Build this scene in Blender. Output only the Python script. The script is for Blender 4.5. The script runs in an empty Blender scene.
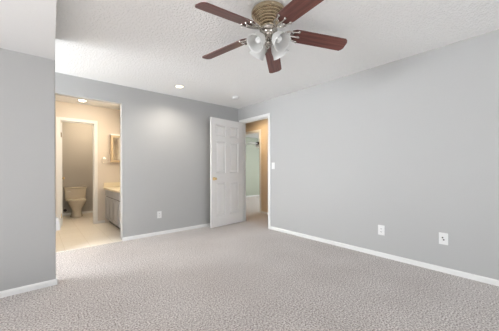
import bpy, bmesh, math, random
from mathutils import Vector, Matrix
random.seed(4)
PI = math.pi
SC = bpy.context.scene
COL = SC.collection

# ------------------------------------------------------------------ camera
RW, BW, YS = 3.333, 4.253, 3.068        # right wall x, back wall y, return wall y
CH, SO = 2.44, 2.185                    # ceiling, soffit
CAM_Z = 1.1116
cam_d = bpy.data.cameras.new('camera')
cam = bpy.data.objects.new('camera', cam_d)
COL.objects.link(cam)
cam_d.sensor_width = 36.0
cam_d.lens = 248.3 * 36.0 / 499.0
cam_d.shift_y = (169.87 - 165.5) / 499.0
cam_d.clip_start = 0.02
yaw = 0.7094
cam.matrix_world = (Matrix.Translation((0, 0, CAM_Z)) @ Matrix.Rotation(-yaw, 4, 'Z')
                    @ Matrix.Rotation(PI / 2, 4, 'X') @ Matrix.Rotation(-0.003, 4, 'Z'))
SC.camera = cam

# ------------------------------------------------------------------ world, lights, exposure
w = bpy.data.worlds.new('sky'); SC.world = w; w.use_nodes = True
bg = w.node_tree.nodes['Background']
bg.inputs['Color'].default_value = (0.93, 0.97, 1.0, 1)
bg.inputs['Strength'].default_value = 0.6

def area(name, loc, direction, sx, sy, power, color, spread=PI):
    l = bpy.data.lights.new(name, 'AREA'); l.shape = 'RECTANGLE'
    l.size, l.size_y = sx, sy; l.energy = power; l.color = color; l.spread = spread
    o = bpy.data.objects.new(name, l); COL.objects.link(o)
    o.location = loc
    o.rotation_euler = Vector(direction).to_track_quat('-Z', 'Y').to_euler()
    return o

def spot(name, loc, direction, power, color, angle, blend=0.6, size=0.05):
    l = bpy.data.lights.new(name, 'SPOT'); l.energy = power; l.color = color
    l.spot_size = angle; l.spot_blend = blend; l.shadow_soft_size = size
    o = bpy.data.objects.new(name, l); COL.objects.link(o)
    o.location = loc
    o.rotation_euler = Vector(direction).to_track_quat('-Z', 'Y').to_euler()
    return o

def point(name, loc, power, color, size=0.08):
    l = bpy.data.lights.new(name, 'POINT'); l.energy = power; l.color = color; l.shadow_soft_size = size
    o = bpy.data.objects.new(name, l); COL.objects.link(o); o.location = loc
    return o

DAY = (0.935, 0.968, 1.0)
# daylight through the three windows (rear wall, alcove side wall, recess behind the alcove wall)
area('daylight_rear_window', (0.0, -3.32, 1.3), (0, 1, 0.2), 1.9, 1.7, 8, DAY)
area('daylight_rear_window', (2.0, -3.32, 1.3), (0, 1, 0.2), 1.6, 1.7, 20, DAY)
area('daylight_alcove_window', (-4.42, 1.95, 1.2), (1, 0.0, 0.04), 1.6, 1.5, 13, DAY, 1.0)
area('daylight_recess_window', (-1.02, 3.72, 1.2), (1, 0.0, -0.12), 0.9, 1.5, 19, DAY)
sun_d = bpy.data.lights.new('sun', 'SUN'); sun_d.energy = 27.0; sun_d.angle = 0.02; sun_d.color = (0.97, 0.985, 1.0)
sun = bpy.data.objects.new('sun', sun_d); COL.objects.link(sun)
sun.rotation_euler = Vector((0.85, -0.34, -0.36)).to_track_quat('-Z', 'Y').to_euler()
SC.view_settings.view_transform = 'Standard'
SC.view_settings.look = 'None'
SC.view_settings.gamma = 1.0
SC.view_settings.use_curve_mapping = False
SC.view_settings.exposure = 1.42
WARM = (1.0, 0.83, 0.61)

# ------------------------------------------------------------------ materials
def nt(name):
    m = bpy.data.materials.new(name); m.use_nodes = True
    t = m.node_tree
    return m, t, t.nodes['Principled BSDF']

def coords(t, scale=(1, 1, 1)):
    c = t.nodes.new('ShaderNodeTexCoord'); mp = t.nodes.new('ShaderNodeMapping')
    mp.inputs['Scale'].default_value = scale
    t.links.new(c.outputs['Object'], mp.inputs['Vector'])
    return mp.outputs['Vector']

def plain(name, col, rough=0.5, metal=0.0, spec=None, bump=0.0, bscale=300, bdist=0.001):
    m, t, b = nt(name)
    b.inputs['Base Color'].default_value = (*col, 1)
    b.inputs['Roughness'].default_value = rough
    b.inputs['Metallic'].default_value = metal
    if spec is not None: b.inputs['Specular IOR Level'].default_value = spec
    n = t.nodes.new('ShaderNodeTexNoise'); n.inputs['Scale'].default_value = bscale
    n.inputs['Detail'].default_value = 4
    t.links.new(coords(t), n.inputs['Vector'])
    if bump:
        bp = t.nodes.new('ShaderNodeBump'); bp.inputs['Strength'].default_value = bump
        bp.inputs['Distance'].default_value = bdist
        t.links.new(n.outputs['Fac'], bp.inputs['Height']); t.links.new(bp.outputs['Normal'], b.inputs['Normal'])
    mx = t.nodes.new('ShaderNodeMix'); mx.data_type = 'RGBA'
    mx.inputs['A'].default_value = (*[c * 0.97 for c in col], 1); mx.inputs['B'].default_value = (*[min(1, c * 1.03) for c in col], 1)
    t.links.new(n.outputs['Fac'], mx.inputs['Factor']); t.links.new(mx.outputs['Result'], b.inputs['Base Color'])
    return m

def ceiling_mat():
    m, t, b = nt('knockdown_ceiling')
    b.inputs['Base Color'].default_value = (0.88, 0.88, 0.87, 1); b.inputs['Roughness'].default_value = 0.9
    b.inputs['Specular IOR Level'].default_value = 0.1
    v = coords(t)
    n = t.nodes.new('ShaderNodeTexNoise'); n.inputs['Scale'].default_value = 58; n.inputs['Detail'].default_value = 3
    n.inputs['Roughness'].default_value = 0.55
    t.links.new(v, n.inputs['Vector'])
    r = t.nodes.new('ShaderNodeValToRGB'); r.color_ramp.elements[0].position = 0.42; r.color_ramp.elements[1].position = 0.60
    t.links.new(n.outputs['Fac'], r.inputs['Fac'])
    bp = t.nodes.new('ShaderNodeBump'); bp.inputs['Strength'].default_value = 0.7; bp.inputs['Distance'].default_value = 0.008
    t.links.new(r.outputs['Color'], bp.inputs['Height']); t.links.new(bp.outputs['Normal'], b.inputs['Normal'])
    return m

def carpet_mat():
    m, t, b = nt('carpet')
    b.inputs['Roughness'].default_value = 0.95; b.inputs['Specular IOR Level'].default_value = 0.1
    b.inputs['Sheen Weight'].default_value = 0.25; b.inputs['Sheen Roughness'].default_value = 0.5
    v = coords(t)
    n1 = t.nodes.new('ShaderNodeTexNoise'); n1.inputs['Scale'].default_value = 85; n1.inputs['Detail'].default_value = 3
    n2 = t.nodes.new('ShaderNodeTexNoise'); n2.inputs['Scale'].default_value = 1.7; n2.inputs['Detail'].default_value = 3
    n3 = t.nodes.new('ShaderNodeTexNoise'); n3.inputs['Scale'].default_value = 70; n3.inputs['Detail'].default_value = 2
    for n in (n1, n2, n3): t.links.new(v, n.inputs['Vector'])
    r1 = t.nodes.new('ShaderNodeValToRGB'); e = r1.color_ramp.elements
    e[0].position = 0.34; e[0].color = (0.22, 0.19, 0.175, 1); e[1].position = 0.66; e[1].color = (0.80, 0.755, 0.73, 1)
    t.links.new(n1.outputs['Fac'], r1.inputs['Fac'])
    r2 = t.nodes.new('ShaderNodeValToRGB'); e = r2.color_ramp.elements
    e[0].position = 0.35; e[0].color = (0.90, 0.89, 0.885, 1); e[1].position = 0.65; e[1].color = (1, 1, 1, 1)
    t.links.new(n2.outputs['Fac'], r2.inputs['Fac'])
    mx = t.nodes.new('ShaderNodeMix'); mx.data_type = 'RGBA'; mx.blend_type = 'MULTIPLY'; mx.inputs['Factor'].default_value = 1
    t.links.new(r1.outputs['Color'], mx.inputs['A']); t.links.new(r2.outputs['Color'], mx.inputs['B'])
    t.links.new(mx.outputs['Result'], b.inputs['Base Color'])
    ad = t.nodes.new('ShaderNodeMath'); ad.operation = 'ADD'
    t.links.new(n1.outputs['Fac'], ad.inputs[0]); t.links.new(n3.outputs['Fac'], ad.inputs[1])
    bp = t.nodes.new('ShaderNodeBump'); bp.inputs['Strength'].default_value = 0.45; bp.inputs['Distance'].default_value = 0.010
    t.links.new(ad.outputs['Value'], bp.inputs['Height']); t.links.new(bp.outputs['Normal'], b.inputs['Normal'])
    return m

def tile_mat():
    m, t, b = nt('cream_floor_tile')
    b.inputs['Roughness'].default_value = 0.28
    br = t.nodes.new('ShaderNodeTexBrick'); br.offset = 0.0; br.squash = 1.0
    br.inputs['Color1'].default_value = (0.84, 0.79, 0.71, 1); br.inputs['Color2'].default_value = (0.87, 0.82, 0.74, 1)
    br.inputs['Mortar'].default_value = (0.72, 0.65, 0.56, 1)
    br.inputs['Scale'].default_value = 1.0; br.inputs['Mortar Size'].default_value = 0.003
    br.inputs['Brick Width'].default_value = 0.30; br.inputs['Row Height'].default_value = 0.30
    t.links.new(coords(t), br.inputs['Vector']); t.links.new(br.outputs['Color'], b.inputs['Base Color'])
    return m

def wood_mat():
    m, t, b = nt('cherry_wood')
    b.inputs['Roughness'].default_value = 0.33
    v = coords(t, (1.6, 34, 34))
    n = t.nodes.new('ShaderNodeTexNoise'); n.inputs['Scale'].default_value = 1.6; n.inputs['Detail'].default_value = 6
    n.inputs['Distortion'].default_value = 0.4
    t.links.new(v, n.inputs['Vector'])
    r = t.nodes.new('ShaderNodeValToRGB'); e = r.color_ramp.elements
    e[0].position = 0.32; e[0].color = (0.068, 0.023, 0.019, 1); e[1].position = 0.70; e[1].color = (0.19, 0.066, 0.052, 1)
    t.links.new(n.outputs['Fac'], r.inputs['Fac']); t.links.new(r.outputs['Color'], b.inputs['Base Color'])
    return m

def greywood_mat():
    m, t, b = nt('grey_cabinet_wood')
    b.inputs['Roughness'].default_value = 0.5
    v = coords(t, (30, 30, 2))
    n = t.nodes.new('ShaderNodeTexNoise'); n.inputs['Scale'].default_value = 2; n.inputs['Detail'].default_value = 5
    t.links.new(v, n.inputs['Vector'])
    r = t.nodes.new('ShaderNodeValToRGB'); e = r.color_ramp.elements
    e[0].position = 0.3; e[0].color = (0.29, 0.295, 0.31, 1); e[1].position = 0.7; e[1].color = (0.43, 0.44, 0.46, 1)
    t.links.new(n.outputs['Fac'], r.inputs['Fac']); t.links.new(r.outputs['Color'], b.inputs['Base Color'])
    return m

def glass_mat():
    m = bpy.data.materials.new('frosted_glass'); m.use_nodes = True; t = m.node_tree
    b = t.nodes['Principled BSDF']; out = t.nodes['Material Output']
    b.inputs['Base Color'].default_value = (0.74, 0.74, 0.73, 1); b.inputs['Roughness'].default_value = 0.2
    n = t.nodes.new('ShaderNodeTexNoise'); n.inputs['Scale'].default_value = 60
    t.links.new(coords(t), n.inputs['Vector'])
    bp = t.nodes.new('ShaderNodeBump'); bp.inputs['Strength'].default_value = 0.1; bp.inputs['Distance'].default_value = 0.002
    t.links.new(n.outputs['Fac'], bp.inputs['Height']); t.links.new(bp.outputs['Normal'], b.inputs['Normal'])
    tr = t.nodes.new('ShaderNodeBsdfTranslucent'); tr.inputs['Color'].default_value = (0.80, 0.80, 0.79, 1)
    mx = t.nodes.new('ShaderNodeMixShader'); mx.inputs['Fac'].default_value = 0.5
    t.links.new(b.outputs['BSDF'], mx.inputs[1]); t.links.new(tr.outputs['BSDF'], mx.inputs[2])
    t.links.new(mx.outputs['Shader'], out.inputs['Surface'])
    return m

def emit_mat(name, col, s):
    m, t, b = nt(name)
    b.inputs['Base Color'].default_value = (0.9, 0.9, 0.9, 1)
    b.inputs['Emission Color'].default_value = (*col, 1); b.inputs['Emission Strength'].default_value = s
    return m

M = dict(
    wall=plain('grey_wall_paint', (0.438, 0.438, 0.434), 0.75, bump=0.15, bscale=120, bdist=0.002, spec=0.25),
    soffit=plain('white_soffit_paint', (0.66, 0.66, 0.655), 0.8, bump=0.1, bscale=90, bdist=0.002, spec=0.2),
    ceil=ceiling_mat(), carpet=carpet_mat(), tile=tile_mat(), wood=wood_mat(), greywood=greywood_mat(), glass=glass_mat(),
    trim=plain('white_trim_paint', (0.76, 0.76, 0.75), 0.4),
    door=plain('white_door_paint', (0.78, 0.77, 0.765), 0.45),
    bathwall=plain('cream_bathroom_paint', (0.66, 0.60, 0.53), 0.75, bump=0.12, bscale=120, bdist=0.002),
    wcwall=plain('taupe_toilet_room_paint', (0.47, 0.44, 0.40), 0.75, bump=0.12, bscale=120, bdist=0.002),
    hallwall=plain('tan_hall_paint', (0.60, 0.50, 0.375), 0.75, bump=0.12, bscale=120, bdist=0.002),
    sage=plain('sage_green_paint', (0.42, 0.45, 0.37), 0.75, bump=0.12, bscale=120, bdist=0.002),
    brass=plain('brass', (0.66, 0.50, 0.26), 0.28, 1.0),
    antique=plain('antique_brass', (0.48, 0.39, 0.265), 0.16, 1.0),
    nickel=plain('brushed_nickel', (0.50, 0.47, 0.43), 0.22, 1.0),
    chrome=plain('chrome', (0.75, 0.75, 0.75), 0.15, 1.0),
    plastic=plain('white_plastic', (0.73, 0.73, 0.72), 0.35),
    slot=plain('dark_slot', (0.05, 0.05, 0.05), 0.6),
    dark=plain('dark_metal', (0.06, 0.05, 0.045), 0.5),
    porcelain=plain('bone_porcelain', (0.70, 0.62, 0.49), 0.15),
    counter=plain('cream_counter', (0.80, 0.72, 0.55), 0.25, bscale=60),
    cabwood=plain('honey_wood_frame', (0.55, 0.43, 0.27), 0.45),
    mirror=plain('mirror_glass', (0.80, 0.78, 0.70), 0.06, 1.0),
    cabshadow=plain('cabinet_gap_shade', (0.10, 0.095, 0.09), 0.6),  # vanity body coloured dark to paint in the shade of the door gaps
    boxwhite=plain('bright_white_enamel', (0.88, 0.88, 0.88), 0.4),
    toe=plain('dark_toe_kick', (0.05, 0.04, 0.035), 0.7),
    lens=emit_mat('lit_lamp_lens', (1.0, 0.92, 0.78), 14.0),
    lens_dim=emit_mat('lit_bedroom_lens', (1.0, 0.80, 0.48), 1.6),
)

# ------------------------------------------------------------------ mesh helpers
def box(bm, x0, x1, y0, y1, z0, z1, bev=0.0, mat=None):
    vs = [bm.verts.new((x, y, z)) for x in (x0, x1) for y in (y0, y1) for z in (z0, z1)]
    idx = ((0, 1, 3, 2), (4, 6, 7, 5), (0, 4, 5, 1), (2, 3, 7, 6), (0, 2, 6, 4), (1, 5, 7, 3))
    fs = [bm.faces.new([vs[i] for i in f]) for f in idx]
    if bev:
        es = list({e for f in fs for e in f.edges})
        bmesh.ops.bevel(bm, geom=es, offset=bev, segments=2, profile=0.5, affect='EDGES')
    return vs

def prism(bm, pts, z0, z1):
    lo = [bm.verts.new((p[0], p[1], z0)) for p in pts]; hi = [bm.verts.new((p[0], p[1], z1)) for p in pts]
    n = len(pts)
    bm.faces.new(lo[::-1]); bm.faces.new(hi)
    for i in range(n): bm.faces.new((lo[i], lo[(i + 1) % n], hi[(i + 1) % n], hi[i]))

def lathe(bm, prof, seg=32, mtx=None, close=False):
    rings = []
    for r, z in prof:
        if r < 1e-6: ring = [bm.verts.new((0, 0, z))]
        else: ring = [bm.verts.new((r * math.cos(2 * PI * i / seg), r * math.sin(2 * PI * i / seg), z)) for i in range(seg)]
        rings.append(ring)
    pairs = list(zip(rings, rings[1:])) + ([(rings[-1], rings[0])] if close else [])
    for a, b in pairs:
        for i in range(seg):
            j = (i + 1) % seg
            if len(a) == 1 and len(b) == 1: continue
            if len(a) == 1: bm.faces.new((a[0], b[i], b[j]))
            elif len(b) == 1: bm.faces.new((a[i], a[j], b[0]))
            else: bm.faces.new((a[i], a[j], b[j], b[i]))
    if mtx is not None:
        bmesh.ops.transform(bm, matrix=mtx, verts=[v for r in rings for v in r])

def tube(bm, pts, rad, seg=10):
    pts = [Vector(p) for p in pts]; n = len(pts)
    rads = rad if isinstance(rad, (list, tuple)) else [rad] * n
    rings = []; prev = None
    for i, p in enumerate(pts):
        d = (pts[min(i + 1, n - 1)] - pts[max(i - 1, 0)]).normalized()
        if prev is None:
            a = Vector((0, 0, 1)) if abs(d.z) < 0.9 else Vector((1, 0, 0))
            u = d.cross(a).normalized()
        else:
            u = (prev - d * prev.dot(d)).normalized()
        prev = u; v = d.cross(u)
        rings.append([bm.verts.new(p + (u * math.cos(2 * PI * k / seg) + v * math.sin(2 * PI * k / seg)) * rads[i]) for k in range(seg)])
    for a, b in zip(rings, rings[1:]):
        for k in range(seg):
            j = (k + 1) % seg; bm.faces.new((a[k], a[j], b[j], b[k]))
    bm.faces.new(rings[0][::-1]); bm.faces.new(rings[-1])

def loft(bm, sections, cap=True):
    rings = [[bm.verts.new(p) for p in s] for s in sections]
    n = len(rings[0])
    for a, b in zip(rings, rings[1:]):
        for k in range(n):
            j = (k + 1) % n; bm.faces.new((a[k], a[j], b[j], b[k]))
    if cap: bm.faces.new(rings[0][::-1]); bm.faces.new(rings[-1])

def obj(name, bm, mat, parent=None, smooth=False, angle=35):
    bmesh.ops.recalc_face_normals(bm, faces=bm.faces[:])
    me = bpy.data.meshes.new(name); bm.to_mesh(me); bm.free()
    me.materials.append(M[mat] if isinstance(mat, str) else mat)
    o = bpy.data.objects.new(name, me); COL.objects.link(o)
    if parent is not None: o.parent = parent
    if smooth:
        for p in me.polygons: p.use_smooth = True
        me.set_sharp_from_angle(angle=math.radians(angle))
    return o

def NB(): return bmesh.new()

def boxes(*bs, bev=0.0):
    bm = NB()
    for b in bs: box(bm, *b, bev=bev)
    return bm

def struct(name, bm, mat, **k):
    o = obj(name, bm, mat, **k); o['kind'] = 'structure'; return o

def tag(o, label, cat, group=None):
    o['label'] = label; o['category'] = cat
    if group: o['group'] = group
    return o

def thing(name, label, cat, loc=(0, 0, 0), rotz=0.0, group=None):
    o = bpy.data.objects.new(name, None); COL.objects.link(o)
    o.empty_display_size = 0.1
    o.location = loc; o.rotation_euler = (0, 0, rotz)
    return tag(o, label, cat, group)

# ------------------------------------------------------------------ room shell: bedroom
T = 0.115                                # partition thickness
XL, YR = -4.5, -3.4                      # alcove side wall, rear wall
BY0, BY1 = BW + T, 6.0                   # bathroom from / to (y)
OX0, OX1, OZ = 0.142, 1.022, 2.16        # opening to the bathroom
DY0, DY1, DZ = 3.335, 4.15, 2.12       # bedroom doorway in the right wall
BXR = 1.64                               # bathroom right wall
WX0, WX1, WZ = 0.35, 0.905, 2.075         # toilet-room doorway
WCY = 7.62                               # toilet-room back wall
HX = 4.37                                # hall far wall
HY0, HY1 = 4.685, 5.445                  # doorway from the hall to the far room

struct('floor', boxes((XL - .1, RW + .0, YR - .1, BW, -0.1, 0.0), (RW, 4.5, 1.9, 6.4, -0.1, 0.0), (4.5, 8.2, 3.6, 7.9, -0.1, 0.0)), 'carpet')
struct('floor_bathroom', boxes((-0.6, 1.9, BW, WCY + .1, -0.1, 0.002)), 'tile')
bm = NB(); prism(bm, [(XL - .1, YR - .1), (RW + T, YR - .1), (RW + T, BW + T), (XL - .1, BW + T)], CH, CH + 0.1)
struct('ceiling', bm, 'ceil')
bm = NB()
sx = lambda y: 0.1375 - 0.0357 * (YS - y)
prism(bm, [(XL, YR), (sx(YR), YR), (sx(YS), YS), (XL, YS)], SO, CH)
struct('ceiling_soffit', bm, 'soffit')
# return wall: its outer corner has a rounded bead
bm = NB(); box(bm, XL - .1, OX0, YS, YS + T, 0, CH)
ed = [e for e in bm.edges if all(abs(v.co.x - OX0) < 1e-5 for v in e.verts) and abs(e.verts[0].co.y - e.verts[1].co.y) < 1e-5]
bmesh.ops.bevel(bm, geom=ed, offset=0.012, segments=4, profile=0.5, affect='EDGES')
struct('wall_alcove', bm, 'wall', smooth=True)
bm = boxes((OX1, RW + T, BW, BW + T, 0, CH), (OX0, OX1, BW, BW + T, OZ, CH), (-3.6, OX0, BW, BW + T, 0, CH))
struct('wall_back', bm, 'wall')
bm = boxes((RW, RW + T, YR - .1, DY0 - .015, 0, CH), (RW, RW + T, DY1 + .015, BW, 0, CH), (RW, RW + T, DY0 - .015, DY1 + .015, DZ + .015, CH))
struct('wall_right', bm, 'wall')
# rear wall with a wide window, alcove side wall with a window (both behind the camera)
def window_wall(wname, nname, axis, at, out, lo, hi, w0, w1, z0, z1):
    def B(a0, a1, d0, d1, zz0, zz1):
        d0, d1 = min(d0, d1), max(d0, d1)
        return (a0, a1, d0, d1, zz0, zz1) if axis == 'y' else (d0, d1, a0, a1, zz0, zz1)
    o = at + out * .1
    struct(wname, boxes(B(lo, w0, at, o, 0, CH), B(w1, hi, at, o, 0, CH), B(w0, w1, at, o, 0, z0), B(w0, w1, at, o, z1, CH)), 'wall')
    i, o = at + out * .02, at + out * .08; m = (w0 + w1) / 2
    struct(nname, boxes(B(w0, w1, i, o, z0, z0 + .05), B(w0, w1, i, o, z1 - .05, z1), B(w0, w0 + .05, i, o, z0 + .05, z1 - .05), B(w1 - .05, w1, i, o, z0 + .05, z1 - .05), B(m - .02, m + .02, i, o, z0 + .05, z1 - .05)), 'trim')
window_wall('wall_rear', 'window_1', 'y', YR, -1, XL - .1, RW, -1.2, 2.8, .15, 2.2)
window_wall('wall_recess', 'window_3', 'x', -1.1, -1, YS + T, BW, YS + T + .1, BW - .1, .5, 2.1)
window_wall('wall_left', 'window_2', 'x', XL, -1, YR, YS, 0.9, 2.98, .35, 2.05)

# baseboards
BH, BT = 0.056, 0.012
def bboard(name, segs):
    bm = NB()
    for (x0, y0, x1, y1, nx, ny) in segs:       # runs along a wall, (nx, ny) points into the room
        a = Vector((x0, y0, 0)); b = Vector((x1, y1, 0)); n = Vector((nx, ny, 0))
        prof = [(0, 0), (BT, 0), (BT, BH - .014), (BT * .55, BH - .004), (0, BH)]
        loft(bm, [[p + n * d + Vector((0, 0, z)) for d, z in prof] for p in (a, b)])
    return struct(name, bm, 'trim')
bboard('baseboard_right', [(RW, YR, RW, DY0 - .062, -1, 0)])
bboard('baseboard_back', [(OX1, BW, RW, BW, 0, -1)])
bboard('baseboard_alcove', [(XL, YS, OX0 + BT - .002, YS, 0, -1), (OX0, YS - BT - .001, OX0, YS + T, 1, 0)])

# door casings
def casing(name, axis, face, lo, hi, top, sign, thick, w=0.058, back=True):
    """door lining and casing: axis 'x' = wall plane x=face with the opening along y, 'y' the reverse; sign points to the viewer's side"""
    bm = NB()
    def add(a0, a1, d0, d1, z0, z1, bev=.003):
        d0, d1 = min(d0, d1), max(d0, d1)
        if axis == 'x': box(bm, d0, d1, a0, a1, z0, z1, bev)
        else: box(bm, a0, a1, d0, d1, z0, z1, bev)
    for f, s in ((face, sign), (face - sign * thick, -sign)):
        add(lo - w, lo - .004, f, f + s * .014, 0, top + w); add(hi + .004, hi + w, f, f + s * .014, 0, top + w)
        add(lo - .004, hi + .004, f, f + s * .014, top + .004, top + w)
    add(lo - .015, lo, face, face - sign * thick, 0, top, 0); add(hi, hi + .015, face, face - sign * thick, 0, top, 0)
    add(lo - .015, hi + .015, face, face - sign * thick, top, top + .015, 0)
    # door stops
    s0 = face - sign * .045; s1 = face - sign * .075
    add(lo, lo + .01, s0, s1, 0, top, 0); add(hi - .01, hi, s0, s1, 0, top, 0); add(lo, hi, s0, s1, top - .01, top, 0)
    return struct(name, bm, 'trim')
casing('trim_1', 'x', RW, DY0, DY1, DZ, -1, T)
casing('trim_2', 'y', BY1, WX0, WX1, WZ, -1, T, w=0.064)
casing('trim_3', 'x', HX, HY0, HY1, 2.095, -1, T, w=0.058)

# ------------------------------------------------------------------ room shell: bathroom, toilet room, hall, far room
struct('wall_bathroom_far', boxes((-.6, WX0 - .015, BY1, BY1 + T, 0, CH), (WX1 + .015, BXR, BY1, BY1 + T, 0, CH), (WX0 - .015, WX1 + .015, BY1, BY1 + T, WZ + .015, CH)), 'bathwall')
struct('wall_bathroom_right', boxes((BXR, BXR + .1, BY0, WCY, 0, CH)), 'bathwall')
struct('wall_bathroom_left', boxes((-.6, -.5, BY0, BY1, 0, CH)), 'bathwall')
struct('wall_bathroom_near', boxes((OX1 + .001, BXR, BY0, BY0 + .01, 0, CH), (-.5, OX0, BY0, BY0 + .01, 0, CH), (OX0, OX1, BY0, BY0 + .01, OZ, CH)), 'bathwall')
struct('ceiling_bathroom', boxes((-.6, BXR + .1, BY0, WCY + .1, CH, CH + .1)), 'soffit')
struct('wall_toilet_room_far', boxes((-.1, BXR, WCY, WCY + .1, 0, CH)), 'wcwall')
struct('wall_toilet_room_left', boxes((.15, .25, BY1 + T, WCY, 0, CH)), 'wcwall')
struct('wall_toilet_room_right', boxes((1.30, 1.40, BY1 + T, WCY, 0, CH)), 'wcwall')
bboard('baseboard_toilet_room', [(.25, WCY, 1.30, WCY, 0, -1)])
bboard('baseboard_bathroom', [(WX1 + .064, BY1, 1.10, BY1, 0, -1)])

struct('wall_hall_far', boxes((HX, HX + T, 1.9, HY0 - .015, 0, CH), (HX, HX + T, HY1 + .015, 7.85, 0, CH), (HX, HX + T, HY0 - .015, HY1 + .015, 2.11, CH)), 'hallwall')
struct('wall_hall_near', boxes((RW + T, RW + T + .01, DY1 + .06, 6.4, 0, CH), (RW + T, RW + T + .01, 1.9, DY0 - .06, 0, CH)), 'hallwall')
struct('wall_hall_left', boxes((RW + T, HX + T, 6.3, 6.4, 0, CH)), 'hallwall')
struct('wall_hall_right', boxes((RW + T, HX + T, 1.9, 2.0, 0, CH)), 'hallwall')
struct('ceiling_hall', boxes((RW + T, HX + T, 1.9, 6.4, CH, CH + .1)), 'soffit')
bboard('baseboard_hall', [(HX, 2.0, HX, HY0 - .06, -1, 0)])
FX1, FY0, FY1 = 8.0, 3.7, 7.75
struct('wall_far_room_back', boxes((HX + T, FX1, FY1, FY1 + .1, 0, CH)), 'sage')
struct('wall_far_room_right', boxes((HX + T, FX1, FY0 - .1, FY0, 0, CH)), 'sage')
struct('wall_far_room_side', boxes((FX1, FX1 + .1, FY0 - .1, FY1 + .1, 0, CH)), 'sage')
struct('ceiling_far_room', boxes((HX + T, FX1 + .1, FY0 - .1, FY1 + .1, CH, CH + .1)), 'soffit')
bboard('baseboard_far_room', [(HX + T, FY1, FX1, FY1, 0, -1)])
area('daylight_far_room_window', (FX1 - .05, 5.6, 1.4), (-1, 0, -.15), 1.8, 1.3, 42, DAY)

# ------------------------------------------------------------------ doors
def panel_side(bm, W, H, y, s, cols, rows):
    """one face of a panelled door at depth y, facing s (+1/-1 along y); cells in cols x rows are raised panels in a moulded recess"""
    xs = sorted({0, W} | {v for c in cols for v in c}); zs = sorted({0, H} | {v for r in rows for v in r})
    V = {}
    def vert(x, z, d):
        k = (round(x, 5), round(z, 5), round(d, 5))
        if k not in V: V[k] = bm.verts.new((x, y - s * d, z))
        return V[k]
    for x0, x1 in zip(xs, xs[1:]):
        for z0, z1 in zip(zs, zs[1:]):
            if (x0, x1) in cols and (z0, z1) in rows:
                rings = []
                for ins, d in ((0, 0), (.010, .017), (.026, .017), (.050, .003)):
                    rings.append([vert(x0 + ins, z0 + ins, d), vert(x1 - ins, z0 + ins, d), vert(x1 - ins, z1 - ins, d), vert(x0 + ins, z1 - ins, d)])
                for a, b in zip(rings, rings[1:]):
                    for k in range(4): bm.faces.new((a[k], a[(k + 1) % 4], b[(k + 1) % 4], b[k]))
                bm.faces.new(rings[-1])
            else:
                bm.faces.new((vert(x0, z0, 0), vert(x1, z0, 0), vert(x1, z1, 0), vert(x0, z1, 0)))
    return [V[k] for k in V if k[2] == 0 and (k[0] in (0, round(W, 5)) or k[1] in (0, round(H, 5)))]

def panel_door(name, W, H, t, y0, loc, rz):
    st, mid = 0.105 * W / .76, 0.09 * W / .76
    cw = (W - 2 * st - mid) / 2
    cols = [(st, st + cw), (st + cw + mid, W - st)]
    q = H / 2.03
    rows = [(.20 * q, .83 * q), (1.005 * q, 1.60 * q), (1.70 * q, 1.905 * q)]
    bm = NB()
    panel_side(bm, W, H, y0, -1, cols, rows); panel_side(bm, W, H, y0 + t, 1, cols, rows)
    for quad in (((0, y0, 0), (W, y0, 0), (W, y0 + t, 0), (0, y0 + t, 0)), ((0, y0, H), (W, y0, H), (W, y0 + t, H), (0, y0 + t, H)),
                 ((0, y0, 0), (0, y0 + t, 0), (0, y0 + t, H), (0, y0, H)), ((W, y0, 0), (W, y0 + t, 0), (W, y0 + t, H), (W, y0, H))):
        bm.faces.new([bm.verts.new(q) for q in quad])
    o = struct(name, bm, 'door')
    o.location = loc; o.rotation_euler = (0, 0, rz)
    return o

def knob(parent, x, y0, t, z, mat):
    for s, y in ((1, y0 + t), (-1, y0)):
        bm = NB(); m = Matrix.Translation((x, y, z)) @ Matrix.Rotation(-s * PI / 2, 4, 'X')
        lathe(bm, [(0, 0), (.032, 0), (.032, .004), (.026, .009), (.013, .012), (.011, .03), (.016, .036), (.025, .043), (.0275, .053), (.024, .063), (.012, .068), (0, .069)], 24, m)
        obj('door_knob', bm, mat, parent, smooth=True)

def hinges(parent, zs, mat, y=0.0, x=-0.002):
    for z in zs:
        bm = NB(); m = Matrix.Translation((x, y, z - .045))
        lathe(bm, [(0, 0), (.007, 0), (.007, .09), (.004, .095), (0, .096)], 12, m)
        box(bm, x - .002, x + .0025, y, y + .032, z - .045, z + .045)
        obj('hinge', bm, mat, parent)

d1 = panel_door('door_1', 0.832, 2.098, 0.035, 0.004, (RW - .012, DY1 - .003, 0.015), math.radians(186.5))
d1['label'] = 'white six-panel bedroom door standing open against the grey back wall'; d1['category'] = 'door'
knob(d1, 0.770, 0.004, 0.035, 0.93, 'brass'); hinges(d1, (.2, 1.02, 1.82), 'brass')
d2 = panel_door('door_2', 0.545, 2.045, 0.035, 0.004, (WX0 + .002, BY1 + T + .022, 0.015), math.radians(90))
d2.scale.y = -1.0                        # opens into the toilet room along its left side
d2['label'] = 'white door opened edge-on into the toilet room'; d2['category'] = 'door'
knob(d2, 0.485, 0.004, 0.035, 0.93, 'brass'); hinges(d2, (.2, 1.80), 'antique', x=-.004)

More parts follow.
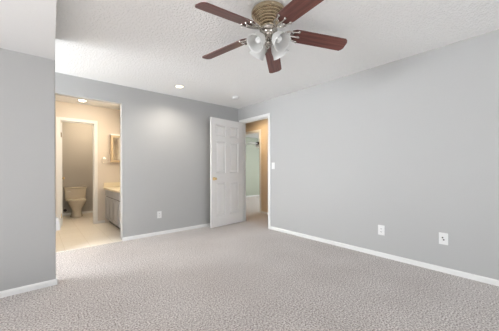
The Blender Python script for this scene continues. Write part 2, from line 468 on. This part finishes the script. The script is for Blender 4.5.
# ------------------------------------------------------------------ ceiling fan
FXC, FYC = 1.4555, 1.4495
def fan_blade_mesh():
    L0, L1, wd, th = 0.185, 0.672, 0.136, 0.006
    ch = 0.026
    out = [(L0 + .012, -wd * .36), (L0 + .04, -wd / 2 + .004), (L0 + .09, -wd / 2), (L1 - ch, -wd / 2), (L1 - ch * .35, -wd / 2 + ch * .55), (L1, -wd / 2 + ch * 1.35),
           (L1, wd / 2 - ch * 1.35), (L1 - ch * .35, wd / 2 - ch * .55), (L1 - ch, wd / 2), (L0 + .09, wd / 2), (L0 + .04, wd / 2 - .004), (L0 + .012, wd * .36), (L0, wd * .22), (L0, -wd * .22)]
    bm = NB(); prism(bm, out, -th / 2, th / 2)
    return bm
SLOPE, PITCH, ZR = -0.121, -0.252, 2.257
def fan_bracket_mesh():
    """scrolled cast arm that carries one blade, in the blade's own frame (underside at z=-0.003)"""
    bm = NB(); z = -.010
    tube(bm, [(.060, 0, .006), (.085, 0, .002), (.115, .004, -.010), (.15, 0, -.012), (.185, 0, z), (.215, 0, z), (.25, 0, z + .002)], [.012, .010, .008, .008, .010, .008, .007], 10)
    for s in (1, -1):
        tube(bm, [(.125, s * .006, -.012), (.14, s * .026, z), (.165, s * .043, z), (.19, s * .046, z), (.207, s * .034, z), (.20, s * .022, z), (.186, s * .022, z)], [.006, .007, .007, .007, .006, .005, .004], 8)
        tube(bm, [(.195, s * .043, z), (.22, s * .046, z), (.243, s * .052, z + .002)], [.006, .006, .008], 8)
        lathe(bm, [(0, -.006), (.009, -.004), (.011, 0), (.011, .007), (0, .007)], 14, Matrix.Translation((.247, s * .053, z)))
    lathe(bm, [(0, -.006), (.009, -.004), (.011, 0), (.011, .007), (0, .007)], 14, Matrix.Translation((.254, 0, z)))
    return bm

fan = thing('ceiling_fan', 'brass hugger ceiling fan with five dark cherry blades and frosted glass shades', 'ceiling fan', (FXC, FYC, CH))
bm = NB()
prof = [(0, 0), (.088, 0), (.100, -.004), (.124, -.014), (.138, -.026), (.142, -.040)]
for k in range(6):                       # stepped rings
    r = .140 - .0145 * k; z = -.046 - .0155 * k
    prof += [(r, z), (r - .001, z - .009), (r - .006, z - .0115), (r - .006, z - .0135)]
prof += [(.050, -.142), (.047, -.152), (0, -.152)]
lathe(bm, prof, 48); obj('motor_housing', bm, 'antique', fan, smooth=True, angle=28)
bm = NB(); lathe(bm, [(0, -.152), (.052, -.152), (.055, -.155), (.055, -.160), (.052, -.163), (0, -.163)], 40); obj('motor_gap_ring', bm, 'dark', fan, smooth=True)
bm = NB()
lathe(bm, [(0, -.163), (.060, -.163), (.072, -.168), (.074, -.180), (.066, -.190), (.050, -.197), (.046, -.205), (.056, -.214), (.058, -.228), (.050, -.240), (.030, -.248),
           (.020, -.254), (.017, -.268), (.024, -.276), (.026, -.284), (.019, -.294), (.010, -.299), (.008, -.306), (.011, -.312), (.006, -.318), (0, -.319)], 40)
obj('light_kit', bm, 'nickel', fan, smooth=True)
bl = obj('blade', fan_blade_mesh(), 'wood', None); br = obj('blade_bracket', fan_bracket_mesh(), 'nickel', None, smooth=True, angle=60)
for k in range(5):
    b = bl if k == 0 else bl.copy(); q = br if k == 0 else br.copy()
    if k: COL.objects.link(b); COL.objects.link(q)
    b.parent = fan; q.parent = b
    a = 0.671 + k * 2 * PI / 5
    b.location = (0, 0, ZR - CH)
    # blade frame: droops along its length, pitched across it
    xa = Vector((math.cos(a), math.sin(a), SLOPE)); ya = Vector((-math.sin(a), math.cos(a), PITCH))
    xa.normalize(); za = xa.cross(ya).normalized(); ya = za.cross(xa)
    b.rotation_euler = Matrix((xa, ya, za)).transposed().to_euler()
# glass shades
def shade_mesh():
    bm = NB()
    o_ = [(.026, 0), (.030, .006), (.040, .020), (.054, .042), (.062, .066), (.063, .086), (.066, .104), (.074, .120)]
    i_ = [(r - .0035, z) for r, z in o_][::-1]
    lathe(bm, o_ + i_, 36, close=True)
    return bm
def holder_mesh():
    bm = NB(); lathe(bm, [(0, -.035), (.012, -.034), (.013, -.018), (.022, -.014), (.031, -.004), (.032, .008), (.029, .008), (.028, 0), (0, -.002)], 28)
    tube(bm, [(0, 0, -.030), (0, -.012, -.058), (0, -.004, -.075)], .0065, 10)
    return bm
def bulb_mesh():
    bm = NB(); lathe(bm, [(0, 0), (.013, 0), (.013, .022), (.020, .036), (.026, .054), (.024, .070), (.014, .082), (0, .086)], 24)
    return bm
sh = obj('lamp_shade', shade_mesh(), 'glass', None, smooth=True, angle=60)
hd = obj('shade_holder', holder_mesh(), 'nickel', None, smooth=True); bu = obj('bulb', bulb_mesh(), 'plastic', None, smooth=True)
for k in range(4):
    s_, h_, u_ = (sh, hd, bu) if k == 0 else (sh.copy(), hd.copy(), bu.copy())
    if k:
        for q in (s_, h_, u_): COL.objects.link(q)
    s_.parent = fan; h_.parent = s_; u_.parent = s_
    a = math.radians(45.0 + 45 + 90 * k)
    d = Vector((math.cos(a) * .70, math.sin(a) * .70, -.72)).normalized()
    za = d; ya = Vector((math.cos(a), math.sin(a), 0)); ya = (ya - za * ya.dot(za)).normalized() * 1; xa = ya.cross(za)
    s_.rotation_euler = Matrix((xa, ya, za)).transposed().to_euler()
    s_.location = (math.cos(a) * .070, math.sin(a) * .070, -.252)

# ------------------------------------------------------------------ ceiling fittings
def downlight(x, y, label, lens, room):
    t = thing('recessed_downlight', label, 'downlight', (x, y, CH))
    bm = NB(); lathe(bm, [(.055, -.001), (.058, -.006), (.078, -.004), (.082, 0), (.055, 0)], 36); obj('trim_ring', bm, 'plastic', t, smooth=True)
    bm = NB(); lathe(bm, [(0, -.004), (.035, -.004), (.056, -.0015)], 36); obj('lens', bm, lens, t, smooth=True)
    return t
downlight(1.728, 3.717, 'lit recessed downlight in the textured bedroom ceiling near the back wall', 'lens_dim', 0)
spot('bedroom_downlight_beam', (1.728, 3.717, CH - .03), (0, .05, -1), 13, (1.0, 0.92, 0.82), math.radians(150), 0.8)
downlight(0.664, 5.66, 'bright round recessed downlight in the bathroom ceiling', 'lens', 1)
spot('bathroom_downlight_beam', (0.664, 5.66, CH - .03), (0, -.35, -1), 6, WARM, math.radians(150), 0.8)
area('vanity_lamp_light', (1.50, 5.0, 2.05), (-1, 0, -.4), .9, .12, 6.3, WARM)
point('bathroom_fill_light', (-.1, 5.0, 2.2), 3.4, (1.0, 0.90, 0.76), .12)  # unseen fill added to lift the bathroom brightness
point('toilet_room_light', (.95, 6.9, 2.2), 7.5, WARM, .1)
spot('hall_light', (3.55, 4.45, 2.2), (1, 0.0, -1.0), 17, (1.0, 0.76, 0.48), math.radians(130), 0.7, .12)

sd = thing('smoke_detector', 'small round white smoke detector on the ceiling near the open door', 'smoke detector', (2.76, 3.60, CH))
bm = NB(); lathe(bm, [(0, 0), (.070, 0), (.070, -.010), (.064, -.012)], 36); obj('base', bm, 'plastic', sd, smooth=True)
bm = NB(); lathe(bm, [(.063, -.012), (.060, -.030), (.050, -.038), (.022, -.040), (.020, -.043), (0, -.043)], 36); obj('cover', bm, 'plastic', sd, smooth=True)

# ------------------------------------------------------------------ wall plates
def plate_local(bm, w, h):
    box(bm, -w / 2, w / 2, 0, .006, -h / 2, h / 2, .0025)
def wall_thing(name, label, cat, x, y, z, rz):
    return thing(name, label, cat, (x, y, z), rz)     # local +y points into the room
def outlet(label, x, y, z, rz, s=1.0):
    t = wall_thing('power_outlet', label, 'power outlet', x, y, z, rz)
    bm = NB(); plate_local(bm, .074 * s, .118 * s); obj('face_plate', bm, 'plastic', t)
    for dz in (.0195, -.0195):
        bm = NB(); box(bm, -.0165, .0165, .005, .0085, dz - .014, dz + .014, .003); r = obj('socket', bm, 'plastic', t)
        bm = NB()
        for dx in (-.0065, .0065): box(bm, dx - .0016, dx + .0016, .0075, .009, dz - .004, dz + .006)
        lathe(bm, [(0, .0091), (.0025, .0091), (.0025, .0075)], 10, Matrix.Translation((0, 0, dz - .009)) @ Matrix.Rotation(-PI / 2, 4, 'X'))
        obj('slots', bm, 'slot', r)
outlet('white wall outlet on the back wall between bathroom opening and door', 1.604, BW, .346, PI)
outlet('white wall outlet on the long plain wall, nearer to the doorway', RW, 1.307, .340, PI / 2, 1.06)
t = wall_thing('cable_plate', 'white wall plate with dark cable jacks on the long plain wall', 'wall plate', RW, .671, .363, PI / 2)
bm = NB(); plate_local(bm, .080, .125); obj('face_plate', bm, 'plastic', t)
for dx, dz in ((.006, .012), (-.004, -.010)):
    bm = NB(); lathe(bm, [(0, .014), (.0035, .014), (.0035, .009), (.0075, .009), (.0075, 0)], 14, Matrix.Translation((dx, .005, dz)) @ Matrix.Rotation(-PI / 2, 4, 'X')); obj('jack', bm, 'dark', t, smooth=True)
t = wall_thing('light_switch', 'white light switch on the wall beside the doorway casing', 'light switch', RW, 3.205, 1.185, PI / 2)
bm = NB(); plate_local(bm, .076, .120); obj('face_plate', bm, 'plastic', t)
bm = NB(); box(bm, -.005, .005, .005, .018, -.012, .012, .002); obj('toggle', bm, 'plastic', t)

# ------------------------------------------------------------------ white box on the wall end
t = thing('wall_box', 'small white box fixed low on the end of the grey wall by the bathroom opening', 'box', (OX0, YS + .0585, .52))
bm = NB(); loft(bm, [[(.004, -.034, 0), (.036, -.034, 0), (.036, .034, 0), (.004, .034, 0)], [(.004, -.034, .02), (.038, -.034, .02), (.038, .034, .02), (.004, .034, .02)],
                     [(.004, -.034, .118), (.024, -.034, .118), (.024, .034, .118), (.004, .034, .118)], [(.004, -.030, .124), (.018, -.030, .124), (.018, .030, .124), (.004, .030, .124)]])
obj('cover', bm, 'boxwhite', t)
bm = NB(); box(bm, 0, .005, -.040, .040, -.012, .130, .002); obj('back_plate', bm, 'plastic', t)

# ------------------------------------------------------------------ toilet
TX, TY = 0.735, WCY
toilet = thing('toilet', 'bone coloured two-piece toilet in the small room past the bathroom', 'toilet', (TX, TY, 0))
def ell(cx, cy, rx, ry, z, n=28, front=1.0):
    out = []
    for i in range(n):
        a = 2 * PI * i / n; s = math.sin(a); c = math.cos(a)
        out.append((cx + rx * c, cy + ry * s * (front if s < 0 else 1.0), z))
    return out
def rrect(x0, x1, y0, y1, r, z, n=5):
    out = []
    for (cx, cy, a0) in ((x1 - r, y1 - r, 0), (x0 + r, y1 - r, PI / 2), (x0 + r, y0 + r, PI), (x1 - r, y0 + r, 3 * PI / 2)):
        for k in range(n + 1): a = a0 + PI / 2 * k / n; out.append((cx + r * math.cos(a), cy + r * math.sin(a), z))
    return out
bm = NB(); loft(bm, [rrect(-.200, .200, -.19, -.015, .03, .375), rrect(-.218, .218, -.20, -.012, .035, .45), rrect(-.225, .225, -.205, -.012, .035, .665)])
obj('tank', bm, 'porcelain', toilet, smooth=True, angle=50)
bm = NB(); loft(bm, [rrect(-.233, .233, -.214, -.008, .035, .665), rrect(-.240, .240, -.220, -.006, .038, .675), rrect(-.240, .240, -.220, -.006, .038, .692), rrect(-.228, .228, -.210, -.012, .035, .700)])
obj('tank_lid', bm, 'porcelain', toilet, smooth=True, angle=50)
bm = NB(); loft(bm, [ell(0, -.34, .125, .20, 0), ell(0, -.34, .115, .19, .03), ell(0, -.35, .095, .17, .12), ell(0, -.37, .105, .19, .20), ell(0, -.41, .155, .24, .29), ell(0, -.43, .180, .265, .35), ell(0, -.43, .185, .27, .385)])
obj('bowl', bm, 'porcelain', toilet, smooth=True, angle=60)
bm = NB(); loft(bm, [ell(0, -.43, .190, .275, .385), ell(0, -.43, .195, .28, .392), ell(0, -.43, .195, .28, .402), ell(0, -.43, .188, .27, .407)]); obj('seat', bm, 'porcelain', toilet, smooth=True, angle=40)
bm = NB(); loft(bm, [ell(0, -.43, .186, .268, .408), ell(0, -.43, .192, .275, .414), ell(0, -.43, .190, .272, .424), ell(0, -.43, .16, .23, .430)]); obj('lid', bm, 'porcelain', toilet, smooth=True, angle=40)
bm = NB(); tube(bm, [(-.16, -.205, .615), (-.16, -.222, .615), (-.10, -.226, .607)], [.010, .007, .006]); obj('flush_handle', bm, 'chrome', toilet, smooth=True)
bm = NB(); mv = Matrix.Translation((-.20, 0, .13))
lathe(bm, [(0, 0), (.030, 0), (.028, .008), (.013, .012), (.013, .05), (.030, .052), (.034, .06), (.030, .072), (0, .074)], 18, mv @ Matrix.Rotation(PI / 2, 4, 'X'))
sv = obj('supply_valve', bm, 'dark', toilet, smooth=True); sv['label'] = 'dark water supply valve'
bm = NB(); tube(bm, [(-.20, -.035, .14), (-.21, -.05, .22), (-.19, -.06, .30), (-.17, -.07, .38)], .007); obj('hose', bm, 'chrome', sv, smooth=True)

# ------------------------------------------------------------------ vanity
VX, VY0, VY1, VH = 1.105, 4.62, 5.985, 0.715
van = thing('vanity_cabinet', 'grey wood vanity cabinet along the bathroom right wall', 'cabinet', (VX, VY0, 0))
vl = VY1 - VY0
bm = NB(); box(bm, .02, BXR - VX - .005, 0, vl, .09, VH); obj('body', bm, 'cabshadow', van)
bm = NB(); box(bm, .075, BXR - VX - .005, .01, vl - .01, .003, .09); obj('toe_kick', bm, 'toe', van)
n = 4
for k in range(n):
    a0 = vl / n * k + .012; a1 = vl / n * (k + 1) - .012
    bm = NB(); box(bm, 0, .019, a0, a1, .575, .70, .004); dr = obj('drawer', bm, 'greywood', van)
    bm = NB(); 
    box(bm, .008, .019, a0 + .05, a1 - .05, .16, .50)
    for b in ((0, .019, a0, a0 + .055, .105, .555), (0, .019, a1 - .055, a1, .105, .555), (0, .019, a0 + .055, a1 - .055, .105, .165), (0, .019, a0 + .055, a1 - .055, .495, .555)): box(bm, *b, bev=.003)
    dd = obj('cabinet_door', bm, 'greywood', van)
ct = tag(obj('countertop', boxes((VX - .03, BXR - .001, VY0 - .01, VY1 + .013, VH, VH + .038), bev=.006), 'counter'), 'cream vanity countertop with a low backsplash', 'countertop')
bm = boxes((BXR - .021, BXR - .001, VY0 - .01, VY1 - .007, VH + .039, VH + .135), (VX - .025, BXR - .001, VY1 - .006, VY1 + .013, VH + .039, VH + .135), bev=.003)
obj('backsplash', bm, 'counter', ct)

# medicine cabinet on the far wall
mc = thing('medicine_cabinet', 'wood framed mirrored medicine cabinet above the vanity end', 'medicine cabinet', (1.205, BY1, 1.285))
mw, mh, md = .31, .57, .10
bm = boxes((0, mw, -md, -.001, 0, mh)); obj('body', bm, 'cabwood', mc)
bm = boxes((0, .035, -md - .018, -md, 0, mh), (mw - .035, mw, -md - .018, -md, 0, mh), (.035, mw - .035, -md - .018, -md, 0, .04), (.035, mw - .035, -md - .018, -md, mh - .045, mh)); fr = obj('cabinet_door', bm, 'cabwood', mc)
obj('mirror', boxes((.035, mw - .035, -md - .010, -md - .001, .04, mh - .045)), 'mirror', fr)
bm = boxes((-.012, mw + .012, -md - .03, -.001, mh, mh + .022)); obj('top_moulding', bm, 'trim', mc)
# towel ring
tr = thing('towel_ring', 'chrome towel ring on the bathroom wall left of the medicine cabinet', 'towel ring', (1.085, BY1, 1.36))
bm = NB(); lathe(bm, [(0, 0), (.026, 0), (.024, .008), (.010, .012), (.009, .045), (.013, .05), (0, .055)], 20, Matrix.Rotation(PI / 2, 4, 'X')); obj('mount', bm, 'chrome', tr, smooth=True)
bm = NB(); tube(bm, [(.055 * math.sin(2 * PI * k / 32), -.045, -.052 + .055 * math.cos(2 * PI * k / 32)) for k in range(33)], .0035, 8); obj('ring', bm, 'chrome', tr, smooth=True)

# ------------------------------------------------------------------ ceiling fan in the far room
ff = thing('ceiling_fan', 'small white ceiling fan seen through the far doorway', 'ceiling fan', (6.02, 6.52, CH))
bm = NB(); lathe(bm, [(0, 0), (.07, 0), (.075, -.03), (.03, -.06), (.014, -.065), (.014, -.33), (0, -.33)], 24); obj('canopy', bm, 'plastic', ff, smooth=True)
bm = NB(); lathe(bm, [(0, -.33), (.06, -.33), (.11, -.355), (.115, -.40), (.08, -.425), (0, -.43)], 28); obj('motor_housing', bm, 'dark', ff, smooth=True)
bm = NB(); lathe(bm, [(0, -.43), (.05, -.43), (.10, -.46), (.11, -.49), (.07, -.53), (0, -.545)], 28); obj('light_bowl', bm, 'plastic', ff, smooth=True)
bm = NB(); prism(bm, [(.10, -.03), (.20, -.05), (.60, -.065), (.64, -.04), (.64, .04), (.60, .065), (.20, .05), (.10, .03)], -.003, .003)
fb = obj('blade', bm, 'plastic', None)
for k in range(5):
    b = fb if k == 0 else fb.copy()
    if k: COL.objects.link(b)
    b.parent = ff; b.location = (0, 0, -.405); b.rotation_euler = (math.radians(12), 0, math.radians(128 + 72 * k))
